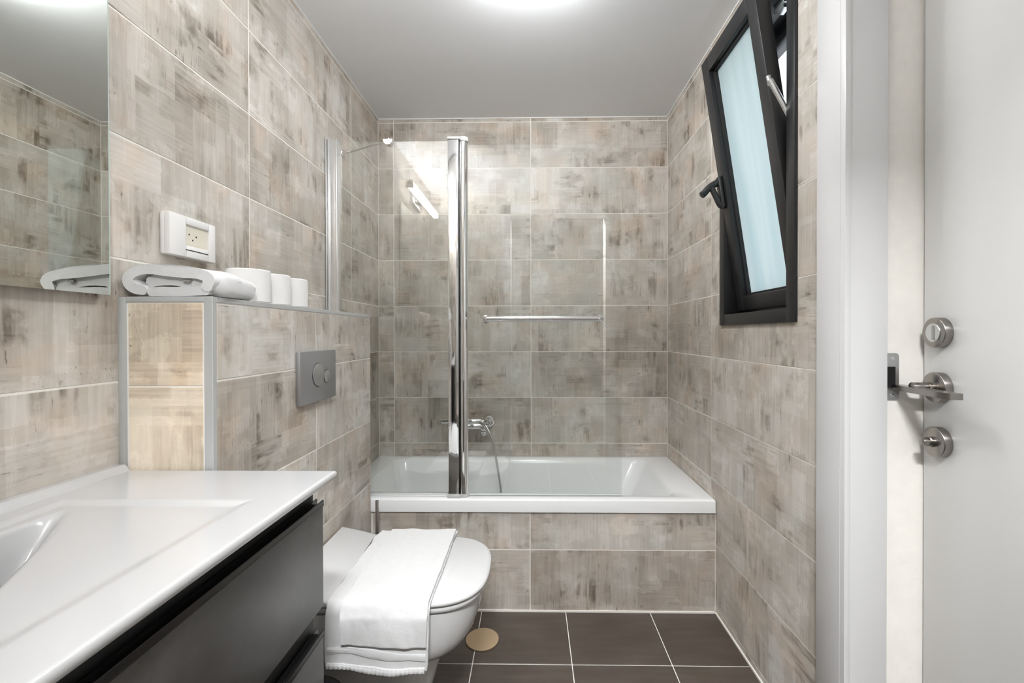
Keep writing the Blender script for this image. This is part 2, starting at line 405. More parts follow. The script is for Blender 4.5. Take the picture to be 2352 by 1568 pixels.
obj('ceiling_hall', bm, CEILM, smooth=0, kind='structure', label='plain ceiling of the hall')

# tub front wall
wt = slab('wall_tub', (0, YT, 0), 0, XL, XR, 0, ZT - .055, [], .03, label='low tiled wall closing the front of the bathtub')
tiles(wt, (0, YT, 0), 0, [XB, -.004, XR], [0, .0275 - .0275, .2515, ZT - .055])

# cistern ledge
lg = obj('wall_ledge', B(XL, XB - .0013, YB0 + .0013, YB1 - .0013, 0, ZB - .002), GROUT, smooth=0, kind='structure', label='half-height tiled ledge behind the toilet with grey metal edge trim')
tiles(lg, (XB, 0, 0), rad(90), [YB0 + .012, -1.101, YB1], [0, .0275, .2775, .5275, .7775, 1.0275, ZB - .012])
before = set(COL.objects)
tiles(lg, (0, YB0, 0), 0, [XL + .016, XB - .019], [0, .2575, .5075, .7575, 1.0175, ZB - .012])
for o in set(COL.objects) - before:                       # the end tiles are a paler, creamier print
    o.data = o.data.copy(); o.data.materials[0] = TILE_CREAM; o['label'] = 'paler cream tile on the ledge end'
tiles(lg, (0, YB1, 0), rad(180), [-XB, -XL], [ZT, .5275, .7775, 1.0275, ZB - .003])
for y0, y1 in zip([YB0 + .012, -1.101, YB1 - .003], [-1.101, YB1 - .003]):
    o = obj('tile', box(bmesh.new(), -(XB - XL) / 2 + .002, (XB - XL) / 2 - .012, -(y1 - y0) / 2 + .0015, (y1 - y0) / 2 - .0015, -.008, 0), TILE, lg, smooth=0)
    o.location = ((XL + XB) / 2, (y0 + y1) / 2, ZB - .001)
bm = bmesh.new()   # metal edge profiles
box(bm, XB - .017, XB + .001, YB0 - .001, YB0 + .011, 0, ZB, .0008, 1)
box(bm, XL + .014, XB - .017, YB0 - .001, YB0 + .011, ZB - .011, ZB, .0008, 1)
box(bm, XB - .011, XB + .001, YB0 + .011, YB1, ZB - .011, ZB, .0008, 1)
obj('edge_trim', bm, simple('grey_edge_trim', (.56, .57, .57), .35, .35, var=.02), lg)
obj('corner_trim', B(XL, XL + .014, YB0 - .004, YB0 + .011, .8, ZB - .001, bev=.001), simple('grey_corner_trim', (.42, .43, .41), .5, 0), lg)

# ---------------------------------------------------------------- window
wn = empty('window_1', (XR, -.94, 1.155), kind='structure', label='narrow black framed window tilted open on the right wall')
def wobj(name, bm, mat, parent=wn, **k):
    bmesh.ops.translate(bm, vec=-Vector(wn.location), verts=bm.verts[:]); return obj(name, bm, mat, parent, **k)
Y0w, Y1w, Z0w, Z1w, FW = -.689, -1.180, 1.155, 2.178, .040
def frame_ring(bm, x0, x1, ya, yb, za, zb, w, bev=.002, wt=None):
    wt = wt or w; ya, yb = sorted((ya, yb))
    box(bm, x0, x1, ya, ya + w, za, zb, bev); box(bm, x0, x1, yb - w, yb, za, zb, bev)
    box(bm, x0 + .0004, x1, ya + w - .001, yb - w + .001, za, za + w, bev); box(bm, x0 + .0004, x1, ya + w - .001, yb - w + .001, zb - wt, zb, bev)
bm = bmesh.new(); frame_ring(bm, XR - .010, .80, Y0w, Y1w, Z0w, Z1w, FW)
frame_ring(bm, .80, .935, Y0w - .012, Y1w + .012, Z0w + .012, Z1w - .012, .012)
wobj('window_frame', bm, BLACKM)
bm = bmesh.new(); frame_ring(bm, .842, .870, Y0w - .022, Y1w + .022, Z0w + .022, Z1w - .022, .030)
box(bm, .795, .870, Y1w, Y0w, 1.18, 1.232, .002); box(bm, .842, .870, Y1w + .02, Y0w - .02, 2.104, 2.16, .002); wobj('outer_stop', bm, BLACKM)
sash_loc = Vector((.783, 0, 1.208)) - wn.location
sash_loc.y = -wn.location.y
sl, sr, sh_ = -.733, -1.1275, .935
bm = bmesh.new(); w = .052
box(bm, 0, .040, sr, sr + w, 0, sh_, .003); box(bm, 0, .040, sl - w, sl, 0, sh_, .003)
box(bm, .0004, .040, sr + w - .002, sl - w + .002, 0, w, .003); box(bm, .0004, .040, sr + w - .002, sl - w + .002, sh_ - w, sh_, .003)
sash = obj('sash', bm, BLACKM, wn); sash.location = sash_loc; sash.rotation_euler = (0, rad(-8.6), 0)
obj('pane', B(.030, .036, sr + w - .004, sl - w + .004, w - .004, sh_ - w + .004), FROST, sash, smooth=0, label='frosted pale blue glass')
bm = bmesh.new(); g = .008
box(bm, .018, .031, sr + w - .001, sr + w + g, w, sh_ - w); box(bm, .018, .031, sl - w - g, sl - w + .001, w, sh_ - w)
box(bm, .018, .031, sr + w, sl - w, w - .001, w + g); box(bm, .018, .031, sr + w, sl - w, sh_ - w - g, sh_ - w + .001)
obj('gasket', bm, RUBBER, sash, smooth=0)
bm = bmesh.new()
box(bm, -.016, 0, -.770, -.742, .385, .505, .006, 3)
tube(bm, [(-.012, -.756, .485), (-.034, -.756, .478), (-.052, -.754, .468), (-.070, -.752, .452), (-.078, -.752, .448)], .0125, 14, 2)
tube(bm, [(-.040, -.756, .470), (-.034, -.757, .450), (-.026, -.757, .425), (-.020, -.757, .402), (-.010, -.757, .392)], .0105, 14, 2)
obj('handle', bm, simple('black_handle', (.018, .018, .019), .32), sash)
bm = bmesh.new(); tube(bm, [(.690, -1.131, 1.852), (.735, -1.132, 1.765), (.815, -1.133, 1.605)], .0085, 10, 0); cyl(bm, (.687, -1.127, 1.866), (.694, -1.127, 1.838), .0068, 12, .001)
wobj('stay_arm', bm, SATIN)
bm = bmesh.new(); box(bm, .760, .790, -1.075, -1.02, 2.118, 2.137, .002); box(bm, .765, .785, -1.065, -1.03, 2.108, 2.12, .001)
wobj('catch', bm, SATIN)

# ---------------------------------------------------------------- side doorway: casing, jamb and door leaf
tr = obj('trim_1', B(XR - .012, XR + .002, -1.384, -1.280, 0, 2.15, bev=.002), FRAMEP, kind='structure', label='white door frame with latch plate beside the right tiled wall')
bm = bmesh.new()
box(bm, XR - .0125, XR - .011, -1.3685, -1.3665, 0, 2.15)
box(bm, XR - .012, XR + .002, -2.25, -1.28, 2.06, 2.15, .002); box(bm, XR - .012, XR + .002, -2.25, -2.148, 0, 2.06, .002)
obj('casing', bm, FRAMEP, tr)
bm = bmesh.new()
box(bm, XR - .006, .829, -1.382, -1.368, 0, 2.06, .002)         # stop
box(bm, .829 - .002, .945, -1.3715, -1.361, 0, 2.06, .0015)     # rebated jamb face
box(bm, XR, .945, -2.162, -2.145, 0, 2.06, .001); box(bm, XR, .945, -2.148, -1.37, 2.045, 2.062, .001)
obj('jamb', bm, FRAMEP, tr)
obj('seal', B(.8285, .832, -1.3765, -1.3712, 0, 2.045), simple('grey_seal', (.30, .30, .29), .6), tr, smooth=0)
# latch plate
zs = 1.024
bm = bmesh.new(); pts = []
for cxp, czp, a0 in [(.8535, zs + .0445, 0), (.8385, zs + .0445, 90), (.8385, zs - .0495, 180), (.8535, zs - .0495, 270)]:
    for k in range(5): a = rad(a0 + 22.5 * k); pts.append((cxp + .008 * cos(a), czp + .008 * sin(a)))
f1 = [bm.verts.new((x, -1.3735, z)) for x, z in pts]; f0 = [bm.verts.new((x, -1.3712, z)) for x, z in pts]
skin(bm, [f0, f1]); lp = obj('latch_plate', bm, SATIN, tr, label='brushed steel latch plate')
obj('latch_opening', B(.835, .853, -1.3742, -1.3733, zs - .028, zs + .021), DARK, lp, smooth=0)
bm = bmesh.new()
for z in (zs + .040, zs - .046): cyl(bm, (.846, -1.3735, z), (.846, -1.3745, z), .0038, 12)
obj('screw', bm, CHROME, lp)

# door leaf, hinged near the viewer, slightly ajar outwards. local x: hinge -> free edge, local +y: room side
dr = empty('door_1', (.829, -2.130, 0), (0, 0, rad(83.5)), kind='structure', label='white door slightly ajar with nickel lever and round locks')
obj('door_leaf', B(0.0, .757, -.04, 0, .006, 2.04, bev=.002), DOORP, dr)
RX = .706
def rose(z, name='rose'):
    bm = bmesh.new(); lathe(bm, [(.0335, 0), (.0335, .0145), (.0328, .0158), (.0315, .0165), (.001, .0165)], (RX, 0, z), 48, 'y'); return obj(name, bm, NICKEL, dr)
r1 = rose(1.124)
bm = bmesh.new(); lathe(bm, [(.0205, .0165), (.0205, .0176), (.0198, .0182), (.001, .0182)], (RX, 0, 1.124), 36, 'y')
obj('cover', bm, SATIN, r1)
bm = bmesh.new(); box(bm, RX - .005, RX + .0015, .0180, .0190, 1.108, 1.140, .0008, 1); box(bm, RX - .0075, RX - .006, .0180, .0188, 1.106, 1.138)
obj('keyhole', bm, simple('keyhole_grey', (.35, .34, .33), .4, .6), r1)
r2 = rose(1.003)
bm = bmesh.new(); cyl(bm, (RX, .0165, 1.003), (RX, .030, 1.003), .0115, 24, .001); cyl(bm, (RX, .030, 1.003), (RX, .060, 1.003), .0108, 24, .002)
sec = []
for x, h0, h1 in [(.752, .046, .070), (.746, .045, .071), (.70, .044, .071), (.64, .044, .071), (.592, .044, .071), (.588, .046, .069)]:
    zb = .0062
    sec.append([bm.verts.new((x, y, z)) for y, z in [(h0, .9975 - zb), (h1, .9975 - zb), (h1, .9975 + zb), (h0, .9975 + zb)]])
skin(bm, sec)
lv = obj('lever', bm, NICKEL, r2)
r3 = rose(.882)
bm = bmesh.new(); lathe(bm, [(.0115, .0165), (.0115, .024), (.0095, .026), (.0095, .036), (.0085, .0385), (.001, .0392)], (RX, 0, .882), 28, 'y')
obj('thumb_turn', bm, NICKEL, r3)

# ---------------------------------------------------------------- bathtub
def rrect(bm, x0, x1, y0, y1, z, r, n=8, flip=False):
    out = []
    for cx, cy, a0 in [(x1 - r, y1 - r, 0), (x0 + r, y1 - r, 90), (x0 + r, y0 + r, 180), (x1 - r, y0 + r, 270)]:
        for k in range(n + 1): a = rad(a0 + 90 * k / n); out.append(bm.verts.new((cx + r * cos(a), cy + r * sin(a), z)))
    return out
bm = bmesh.new()
x0, x1, y0, y1 = XL + .001, XR - .001, YT - .010, -.001
R = [rrect(bm, x0 + .02, x1 - .02, y0 + .02, y1 - .005, ZT - .052, .006), rrect(bm, x0, x1, y0, y1, ZT - .052, .006), rrect(bm, x0, x1, y0, y1, ZT - .007, .008),
     rrect(bm, x0 + .002, x1 - .002, y0 + .002, y1 - .002, ZT - .002, .008), rrect(bm, x0 + .007, x1 - .007, y0 + .007, y1 - .007, ZT, .008),
     rrect(bm, -.735, .612, -.592, -.042, ZT - .001, .06), rrect(bm, -.728, .604, -.585, -.050, ZT - .006, .06),
     rrect(bm, -.722, .590, -.578, -.058, ZT - .020, .065), rrect(bm, -.685, .50, -.550, -.085, ZT - .20, .075),
     rrect(bm, -.660, .42, -.530, -.105, .135, .08), rrect(bm, -.640, .37, -.510, -.125, .105, .08), rrect(bm, -.60, .32, -.47, -.165, .095, .07)]
skin(bm, R, cap0=False, cap1=True)
tub = obj('bathtub', bm, ACRYL, smooth=50, label='white rectangular bathtub along the back wall behind the glass screen', category='bathtub')
bm = bmesh.new(); lathe(bm, [(.001, 0), (.028, 0), (.032, .002), (.030, .004), (.001, .005)], (-.45, -.32, .0955), 28)
obj('drain', bm, CHROME, tub)

# ---------------------------------------------------------------- mixer tap with hose
mx = empty('bath_mixer', (-.27, 0, .65), label='chrome bath mixer with flexible hose on the back wall above the tub', category='tap')
def mobj(name, bm, mat=CHROME, root=mx, par=None):
    bmesh.ops.translate(bm, vec=-Vector(root.location), verts=bm.verts[:]); return obj(name, bm, mat, par or root)
bm = bmesh.new(); cyl(bm, (-.44, -.075, .636), (-.255, -.075, .636), .0165, 24, .003); mobj('body', bm)
bm = bmesh.new(); cyl(bm, (-.475, -.072, .661), (-.262, -.072, .661), .0150, 20, .002); cyl(bm, (-.262, -.074, .660), (-.250, -.076, .659), .0100, 16, .001); mobj('diverter_bar', bm)
for x in (-.425, -.23):
    bm = bmesh.new(); lathe(bm, [(.001, -.014), (.024, -.014), (.030, -.009), (.031, 0)], (x, 0, .648), 28, 'y'); cyl(bm, (x, -.012, .648), (x, -.06, .643), .012, 18); mobj('wall_flange', bm)
bm = bmesh.new(); lathe(bm, [(.001, -.030), (.013, -.029), (.0185, -.022), (.0195, 0), (.016, .016)], (-.247, -.100, .610), 10, 'y'); cyl(bm, (-.247, -.10, .612), (-.252, -.074, .634), .011, 16); mobj('control_knob', bm)
bm = bmesh.new(); tube(bm, [(-.252, -.10, .600), (-.280, -.108, .556)], .0022, 8, 0); mobj('lever_pin', bm, NICKEL)
bm = bmesh.new(); tube(bm, [(-.285, -.075, .655), (-.258, -.090, .656), (-.232, -.110, .640), (-.205, -.125, .59), (-.185, -.135, .50), (-.165, -.15, .40), (-.150, -.165, .30),
    (-.16, -.20, .18), (-.22, -.25, .125), (-.33, -.30, .118), (-.40, -.36, .135), (-.385, -.45, .22)], .0058, 12, 3)
mobj('hose', bm, simple('hose_steel', (.62, .62, .61), .22, 1.0, var=.12, scale=400))

# ---------------------------------------------------------------- bath screen
ZG0, ZG1 = ZT + .010, 1.905
sc = empty('bath_screen', (-.30, -.605, ZT), label='two-panel clear glass bath screen with chrome post standing on the tub rim', category='shower screen')
def sobj(name, bm, mat, par=None, **k):
    bmesh.ops.translate(bm, vec=-Vector(sc.location), verts=bm.verts[:]); return obj(name, bm, mat, par or sc, **k)
sobj('fixed_panel', B(-.800, -.325, -.605, -.599, ZG0, 1.914), GLASS, smooth=0, label='narrow fixed glass pane')
dp = sobj('swing_panel', B(-.270, .371, -.606, -.600, ZG0 + .002, 1.897), GLASS, smooth=0, label='wide swinging glass pane')
bm = bmesh.new(); box(bm, XL + .002, XL + .007, -.632, -.58, ZT, 1.922, .001); box(bm, XL + .007, -.792, -.622, -.592, ZT, 1.916, .001)
box(bm, XL + .010, XL + .015, -.628, -.586, ZT, 1.920, .001); box(bm, -.795, -.788, -.626, -.588, ZT, 1.920, .001)
sobj('wall_profile', bm, simple('bright_aluminium', (.80, .80, .80), .22, .75, var=.01))
bm = bmesh.new(); box(bm, -.335, -.293, -.628, -.590, ZT + .006, 1.912, .0015); post = sobj('post', bm, CHROME)
bm = bmesh.new(); cyl(bm, (-.274, -.609, ZT + .006), (-.274, -.609, 1.912), .0165, 32); sobj('hinge_tube', bm, CHROME)
sobj('post_seal', B(-.294, -.287, -.620, -.600, ZT + .01, 1.910), BLACKG, smooth=0)
bm = bmesh.new(); box(bm, -.337, -.285, -.631, -.588, 1.911, 1.922, .002); cyl(bm, (-.274, -.609, 1.906), (-.274, -.609, 1.924), .0195, 28, .002); sobj('top_cap', bm, GREYP)
bm = bmesh.new(); box(bm, -.340, -.285, -.634, -.586, ZT, ZT + .012, .002); cyl(bm, (-.274, -.609, ZT), (-.274, -.609, ZT + .013), .0205, 28, .002); sobj('bottom_cap', bm, GREYP)
bm = bmesh.new(); box(bm, -.79, -.335, -.612, -.592, ZT, ZT + .011, .001); sobj('bottom_rail', bm, simple('white_rail', (.75, .76, .76), .2, .3))
bm = bmesh.new(); box(bm, -.268, .371, -.605, -.601, ZT + .004, ZT + .011); sobj('seal_strip', bm, simple('clear_seal', (.62, .66, .66), .3), par=dp)
bm = bmesh.new(); zr, yr = 1.184, -.652
tube(bm, [(-.183, -.606, zr), (-.183, -.630, zr), (-.181, -.652, zr), (-.160, yr, zr), (-.1, yr, zr), (.0, yr, zr), (.2, yr, zr), (.258, yr, zr), (.280, -.652, zr), (.282, -.630, zr), (.282, -.606, zr)], .0112, 16, 2)
for x in (-.183, .282): cyl(bm, (x, -.606, zr), (x, -.6115, zr), .0165, 24, .001)
sobj('towel_rail', bm, CHROME, par=dp)
bm = bmesh.new(); tube(bm, [(XL + .035, -.470, 1.926), (-.585, -.597, 1.921)], .0032, 10, 0)
sobj('support_rod', bm, STEEL)
bm = bmesh.new(); box(bm, XL, XL + .006, -.482, -.458, 1.912, 1.940, .002); cyl(bm, (XL + .004, -.470, 1.926), (XL + .038, -.470, 1.926), .0085, 18, .002)
sobj('rod_bracket', bm, CHROME)
bm = bmesh.new(); n = 20; a = [bm.verts.new((-.583 + .0195 * cos(rad(180 + 180 * k / n)), -.618, 1.919 + .022 * sin(rad(180 + 180 * k / n)))) for k in range(n + 1)]
b = [bm.verts.new((v.co.x, -.592, v.co.z)) for v in a]; skin(bm, [b, a]); cyl(bm, (-.583, -.605, 1.915), (-.583, -.605, 1.927), .004, 12)
sobj('glass_clip', bm, CHROME, label='bright half-round clip on the pane')

# ---------------------------------------------------------------- mirror and lamp
mr = obj('wall_mirror', B(XL + .012, XL + .0175, -2.42, -1.574, 1.200, 1.96), MIRROR, smooth=0, label='frameless rectangular mirror on the left wall above the basin', category='mirror')
obj('backing', B(XL, XL + .0122, -2.40, -1.59, 1.215, 1.945), GREYP, mr, smooth=0)
obj('polished_edge', B(XL + .0120, XL + .0178, -1.574, -1.5725, 1.1995, 1.96), GLEDGE, mr, smooth=0)
lm = empty('wall_lamp', (XL, -1.97, 2.075), label='long linear light bar above the mirror on the left wall', category='lamp')
obj('backplate', B(0, .02, -.12, .12, -.045, .045, bev=.003), CHROME, lm)
obj('arm', B(.02, .05, -.05, .05, -.02, .02, bev=.003), CHROME, lm)
obj('diffuser', B(.05, .09, -.38, .38, -.022, .022, bev=.006), LAMP, lm)
obj('end_cap', B(.045, .092, .38, .392, -.024, .024, bev=.002), CHROME, lm); obj('end_cap', B(.045, .092, -.392, -.38, -.024, .024, bev=.002), CHROME, lm)

# ---------------------------------------------------------------- power socket
sk = empty('power_socket', (XL, -1.364, 1.354), label='white rectangular wall socket with cream three-hole outlet above the ledge', category='socket')
bm = bmesh.new(); box(bm, 0, .012, -.073, .073, -.048, .048, .004, 2)
x1_ = .024
for (a, b, c, d) in [(-.073, -.024, -.048, .048), (.050, .073, -.048, .048), (-.024, .050, -.048, -.020), (-.024, .050, .030, .048)]:
    box(bm, .010, x1_, a, b, c, d, .0025, 2)
obj('face_plate', bm, WHITEP, sk)
obj('outlet', B(.010, .019, -.024, .050, -.020, .030), CREAM, sk, smooth=0, label='cream outlet')
bm = bmesh.new(); box(bm, .018, .0195, -.020, .038, -.0165, .026, .0005, 1)
for y, z in ((-.008, .006), (.014, .006), (.003, -.006)): pass
obj('outlet_face', bm, CREAM, sk)
bm = bmesh.new()
for y, z in ((-.010, .008), (.012, .006), (.001, -.004)): cyl(bm, (.0188, y, z), (.0199, y, z), .0021, 10)
box(bm, .0235, .0246, -.026, .046, -.0315, -.0295)
obj('pin_hole', bm, DARK, sk)

# ---------------------------------------------------------------- flush plate
fp = empty('flush_plate', (XB, -1.106, 1.000), label='grey rectangular dual flush plate with two round buttons on the ledge', category='flush plate')
obj('plate', B(0, .012, -.111, .111, -.076, .074, bev=.0015), PLATE, fp)
for y, z, r in ((-.008, .003, .034), (.046, -.006, .0185)):
    bm = bmesh.new(); lathe(bm, [(r + .0012, .0118), (r + .0012, .0122), (r, .0122), (r, .0145), (r * .8, .0165), (r * .4, .0178), (.0005, .018)], (0, y, z), 36, 'x')
    obj('button', bm, simple('button_chrome', (.52, .52, .52), .30, .85), fp)
for y, z, r in ((-.008, .003, .0355), (.046, -.006, .0200)):
    bm = bmesh.new(); lathe(bm, [(r, .0119), (r, .0124), (r - .0016, .0124), (r - .0016, .0119)], (0, y, z), 36, 'x', False, False); obj('button_gap', bm, DARK, fp, smooth=0)

# ---------------------------------------------------------------- toilet
TY = -1.118
def dshape(bm, xb, xt, w, z, n=48, p=2.75, zf=None, dy=0.0):
    """closed D outline: flat back at xb, rounded tip at xt, half width w"""
    L = min(w * .98, (xt - xb) * .8); xs = xt - L; out = []
    for k in range(n + 1):
        a = -pi / 2 + pi * k / n; ca, sa = max(cos(a), 0), sin(a)
        out.append((xs + L * ca ** (2 / p), w * math.copysign(abs(sa) ** (2 / p), sa)))
    out += [(xb + (xs - xb) * t, w) for t in (.8, .6, .4, .2, 0)] + [(xb, w * q) for q in (.5, 0, -.5)] + [(xb + (xs - xb) * t, -w) for t in (0, .2, .4, .6, .8)]
    return [bm.verts.new((x, TY + dy + y, z if zf is None else z + zf(x))) for x, y in out]
toi = empty('toilet', (-.40, TY, 0), label='white back-to-wall toilet with closed lid under a hand towel', category='toilet')
def tobj(name, bm, mat=CERAMIC, **k):
    bmesh.ops.translate(bm, vec=-Vector(toi.location), verts=bm.verts[:]); return obj(name, bm, mat, toi, smooth=60, **k)
bm = bmesh.new(); xb = XB + .003
R = [dshape(bm, xb, -.318, .100, 0), dshape(bm, xb, -.288, .108, .10), dshape(bm, xb, -.262, .114, .19), dshape(bm, xb, -.250, .120, .232), dshape(bm, xb, -.246, .124, .238),
     dshape(bm, xb, -.226, .140, .246), dshape(bm, xb, -.200, .153, .258), dshape(bm, xb, -.178, .163, .277), dshape(bm, xb, -.161, .170, .304), dshape(bm, xb, -.148, .176, .340), dshape(bm, xb, -.140, .180, .378), dshape(bm, xb, -.138, .181, .402), dshape(bm, xb, -.145, .174, .406)]
skin(bm, R); tobj('bowl', bm)
bm = bmesh.new(); xb2 = XB + .045
R = [dshape(bm, xb2, -.130, .181, .408), dshape(bm, xb2, -.126, .185, .410), dshape(bm, xb2, -.125, .186, .421), dshape(bm, xb2, -.128, .183, .4235)]
skin(bm, R); tobj('seat', bm)
def rise(x):
    t = min(max((-.515 - x) / .105, 0), 1); return .030 * t * t * (3 - 2 * t)
bm = bmesh.new(); xb3 = XB + .006
R = [dshape(bm, xb3, -.128, .183, .4255, zf=lambda x: 0), dshape(bm, xb3, -.121, .190, .428, zf=lambda x: 0), dshape(bm, xb3, -.119, .192, .434, zf=lambda x: rise(x) * .95),
     dshape(bm, xb3, -.122, .189, .4395, zf=rise), dshape(bm, xb3, -.132, .179, .4425, zf=rise)]
skin(bm, R, cap0=True, cap1=False)
# top surface as strips across so the back can curve up
top = R[-1]
xs = sorted({round(v.co.x, 4) for v in top}); n = len(top)
lowers = [v for v in top if v.co.y < TY - 1e-6]; uppers = [v for v in top if v.co.y > TY + 1e-6]
lowers.sort(key=lambda v: v.co.x); uppers.sort(key=lambda v: v.co.x)
try:
    es = [e for e in bm.edges if e.verts[0] in top and e.verts[1] in top and len(e.link_faces) == 1]
    nn = 49; ends = [i for i in range(n)]
    for i in range(24):                                   # nose: pair k with 48-k
        a, b, c, d = top[i], top[i + 1], top[47 - i], top[48 - i]
        vs = [a, b, c, d] if b is not c else [a, b, d]
        bm.faces.new(vs)
    up = [top[48]] + top[49:54]; lo = [top[0]] + top[57:62][::-1]
    for i in range(5): bm.faces.new((lo[i + 1], lo[i], up[i], up[i + 1]))
    bm.faces.new((up[5], top[54], top[55], top[56], lo[5]))
except ValueError as e: print('lid', e)
tobj('lid', bm)
bm = bmesh.new(); box(bm, XB + .001, XB + .0035, TY - .175, TY + .175, .30, .45); tobj('wall_gasket', bm, GREYP)

# ---------------------------------------------------------------- hand towel over the lid
def ribbon(bm, path, y0, y1, th, wob=0.0, axis='x', nseg=24, seed=1):
    """thick sheet: path is a list of (a,z) in the draping plane, extruded from y0 to y1 along the other axis"""
    rnd = random.Random(seed); ph = [rnd.uniform(0, 6.3) for _ in range(6)]
    P = [Vector((p[0], p[1])) for p in path]
    for _ in range(2):
        q = [P[0]]
        for a, b in zip(P, P[1:]): q += [a * .75 + b * .25, a * .25 + b * .75]
        P = q + [P[-1]]
    nrm = []
    for i in range(len(P)):
        d = (P[min(i + 1, len(P) - 1)] - P[max(i - 1, 0)]).normalized(); nrm.append(Vector((-d.y, d.x)))
    prof = [P[i] + nrm[i] * th / 2 for i in range(len(P))]
    e1 = [P[-1] + (P[-1] - P[-2]).normalized() * th * .5 * s + nrm[-1] * th / 2 * c for s, c in ((.6, .75), (.95, 0), (.6, -.75))]
    bot = [P[i] - nrm[i] * th / 2 for i in range(len(P) - 1, -1, -1)]
    e0 = [P[0] + (P[0] - P[1]).normalized() * th * .5 * s + nrm[0] * th / 2 * c for s, c in ((.6, -.75), (.95, 0), (.6, .75))]
    loop = prof + e1 + bot + e0; c0 = sum(loop, Vector((0, 0))) / len(loop); R = []
    for k in range(nseg + 1):
        t = k / nseg; y = y0 + (y1 - y0) * t; ed = min(t, 1 - t) * nseg; rr = []
        for i, p in enumerate(loop):
            m = len(loop); s = i / m
            dz = wob * (sin(7 * s * 6.28 + ph[0] + t * 3) * .35 + sin(t * 9 + ph[1] + s * 6.28) * .5 + sin(t * 21 + ph[2]) * .15)
            rr.append((p.x, p.y + dz, y))
        if ed < 1:                                         # round the hem a little
            rr = [(a, z, y + (1 if k == 0 else -1) * 0.0) for a, z, y in rr]
        R.append([bm.verts.new((a, y, z) if axis == 'x' else (y, a, z)) for a, z, y in rr])
    skin(bm, R); return bm
ht = empty('hand_towel', (-.375, -1.12, .445), label='small white hand towel draped over the toilet lid', category='towel')
def fluff(bm, a=.0016, f=55):
    for v in bm.verts:
        p = v.co; q = mnoise.noise_vector(p * f) * a + mnoise.noise_vector(p * 19) * a * 1.3
        v.co = p + Vector((q.x, q.y * .6, q.z * .6))
def hobj(name, bm, **k):
    fluff(bm)
    bmesh.ops.translate(bm, vec=-Vector(ht.location), verts=bm.verts[:]); return obj(name, bm, TERRY, ht, smooth=70, **k)
zt = .449
bm = ribbon(bmesh.new(), [(-.918, zt), (-1.0, zt), (-1.1, zt), (-1.2, zt), (-1.29, zt), (-1.318, zt - .004), (-1.326, zt - .022), (-1.330, .40), (-1.334, .35), (-1.334, .297)], -.512, -.252, .0075, .0022, 'y', 70, 3)
for v in bm.verts:   # the hem dips to the right and the drop narrows a little
    t = (v.co.x + .512) / .26
    if v.co.z < .43:
        k = (.43 - v.co.z) / .13; v.co.z -= .010 * t * k; v.co.y += .006 * sin(t * 7 + .5) * k; v.co.x += .012 * (0.5 - t) * k * (1 if t > .5 else .2)
    if v.co.y > -1.0: v.co.x += .004 * sin(v.co.y * 60)
hobj('under_layer', bm)
bm = ribbon(bmesh.new(), [(-.925, zt + .008), (-1.0, zt + .0085), (-1.1, zt + .0085), (-1.2, zt + .0085), (-1.296, zt + .0085), (-1.325, zt + .002), (-1.337, zt - .02), (-1.341, .42), (-1.343, .39), (-1.343, .360)], -.472, -.254, .0075, .0022, 'y', 70, 8)
for v in bm.verts:
    t = (v.co.x + .472) / .218
    if v.co.z < .43: k = (.43 - v.co.z) / .07; v.co.z -= .006 * t * k; v.co.y += .004 * sin(t * 7 + .5) * k; v.co.x += .008 * (.5 - t) * k
hobj('top_layer', bm)
bm = ribbon(bmesh.new(), [(-1.3385, .346), (-1.3395, .342), (-1.3395, .334), (-1.3385, .330)], -.505, -.262, .0022, .0035, 'y', 30, 3)
for v in bm.verts: t = (v.co.x + .512) / .26; v.co.z += -.012 * t + .004 * sin(t * 5); v.co.y += .005 * sin(t * 7 + .5)
hobj('woven_band', bm)
bm = ribbon(bmesh.new(), [(-1.3375, .305), (-1.3395, .300), (-1.3385, .294)], -.508, -.258, .0065, .0018, 'y', 110, 3)
for v in bm.verts:
    t = (v.co.x + .512) / .26; v.co.z -= .0105 * t + .0005 * sin(t * 150); v.co.y += .006 * sin(t * 7 + .5) - .0006 * sin(t * 150); v.co.x += .012 * (0.5 - t) * (1 if t > .5 else .2)
hobj('hem', bm)

# ---------------------------------------------------------------- folded towel on the ledge
ft = empty('folded_towel', (-.72, -1.46, ZB), label='thick folded white bath towel lying on the tiled ledge', category='towel')
def fobj(name, bm, mat=TERRY, **k):
    fluff(bm)
    bmesh.ops.translate(bm, vec=-Vector(ft.location), verts=bm.verts[:]); return obj(name, bm, mat, ft, smooth=70, **k)
ya, yb = -1.531, -1.388
zb = ZB + .001
bm = ribbon(bmesh.new(), [(-.655, zb + .020), (-.645, zb + .036), (-.665, zb + .046), (-.70, zb + .050), (-.75, zb + .055), (-.785, zb + .056), (-.808, zb + .050), (-.819, zb + .036), (-.813, zb + .021), (-.800, zb + .013), (-.790, zb + .0125)],
    ya, yb, .0225, .003, 'x', 44, 5)
box(bm, -.705, -.632, ya + .006, yb, zb, zb + .052, .019, 5)
for v in bm.verts:
    t = (v.co.y - ya) / (yb - ya); v.co.z -= (v.co.z - zb) * .16 * t * t; v.co.y += -.005 * sin((v.co.z - zb) * 50); v.co.x += .006 * sin(t * 5)
fobj('outer_fold', bm)
bm = ribbon(bmesh.new(), [(-.775, zb + .029), (-.76, zb + .0335), (-.72, zb + .0335), (-.685, zb + .029)], ya + .003, yb - .01, .0235, .0018, 'x', 36, 9)
fobj('inner_fold', bm)
bm = ribbon(bmesh.new(), [(-.772, zb + .0098), (-.74, zb + .0098), (-.70, zb + .0098), (-.66, zb + .011)], ya - .001, yb - .006, .0195, .0008, 'x', 36, 12)
fobj('lower_fold', bm)
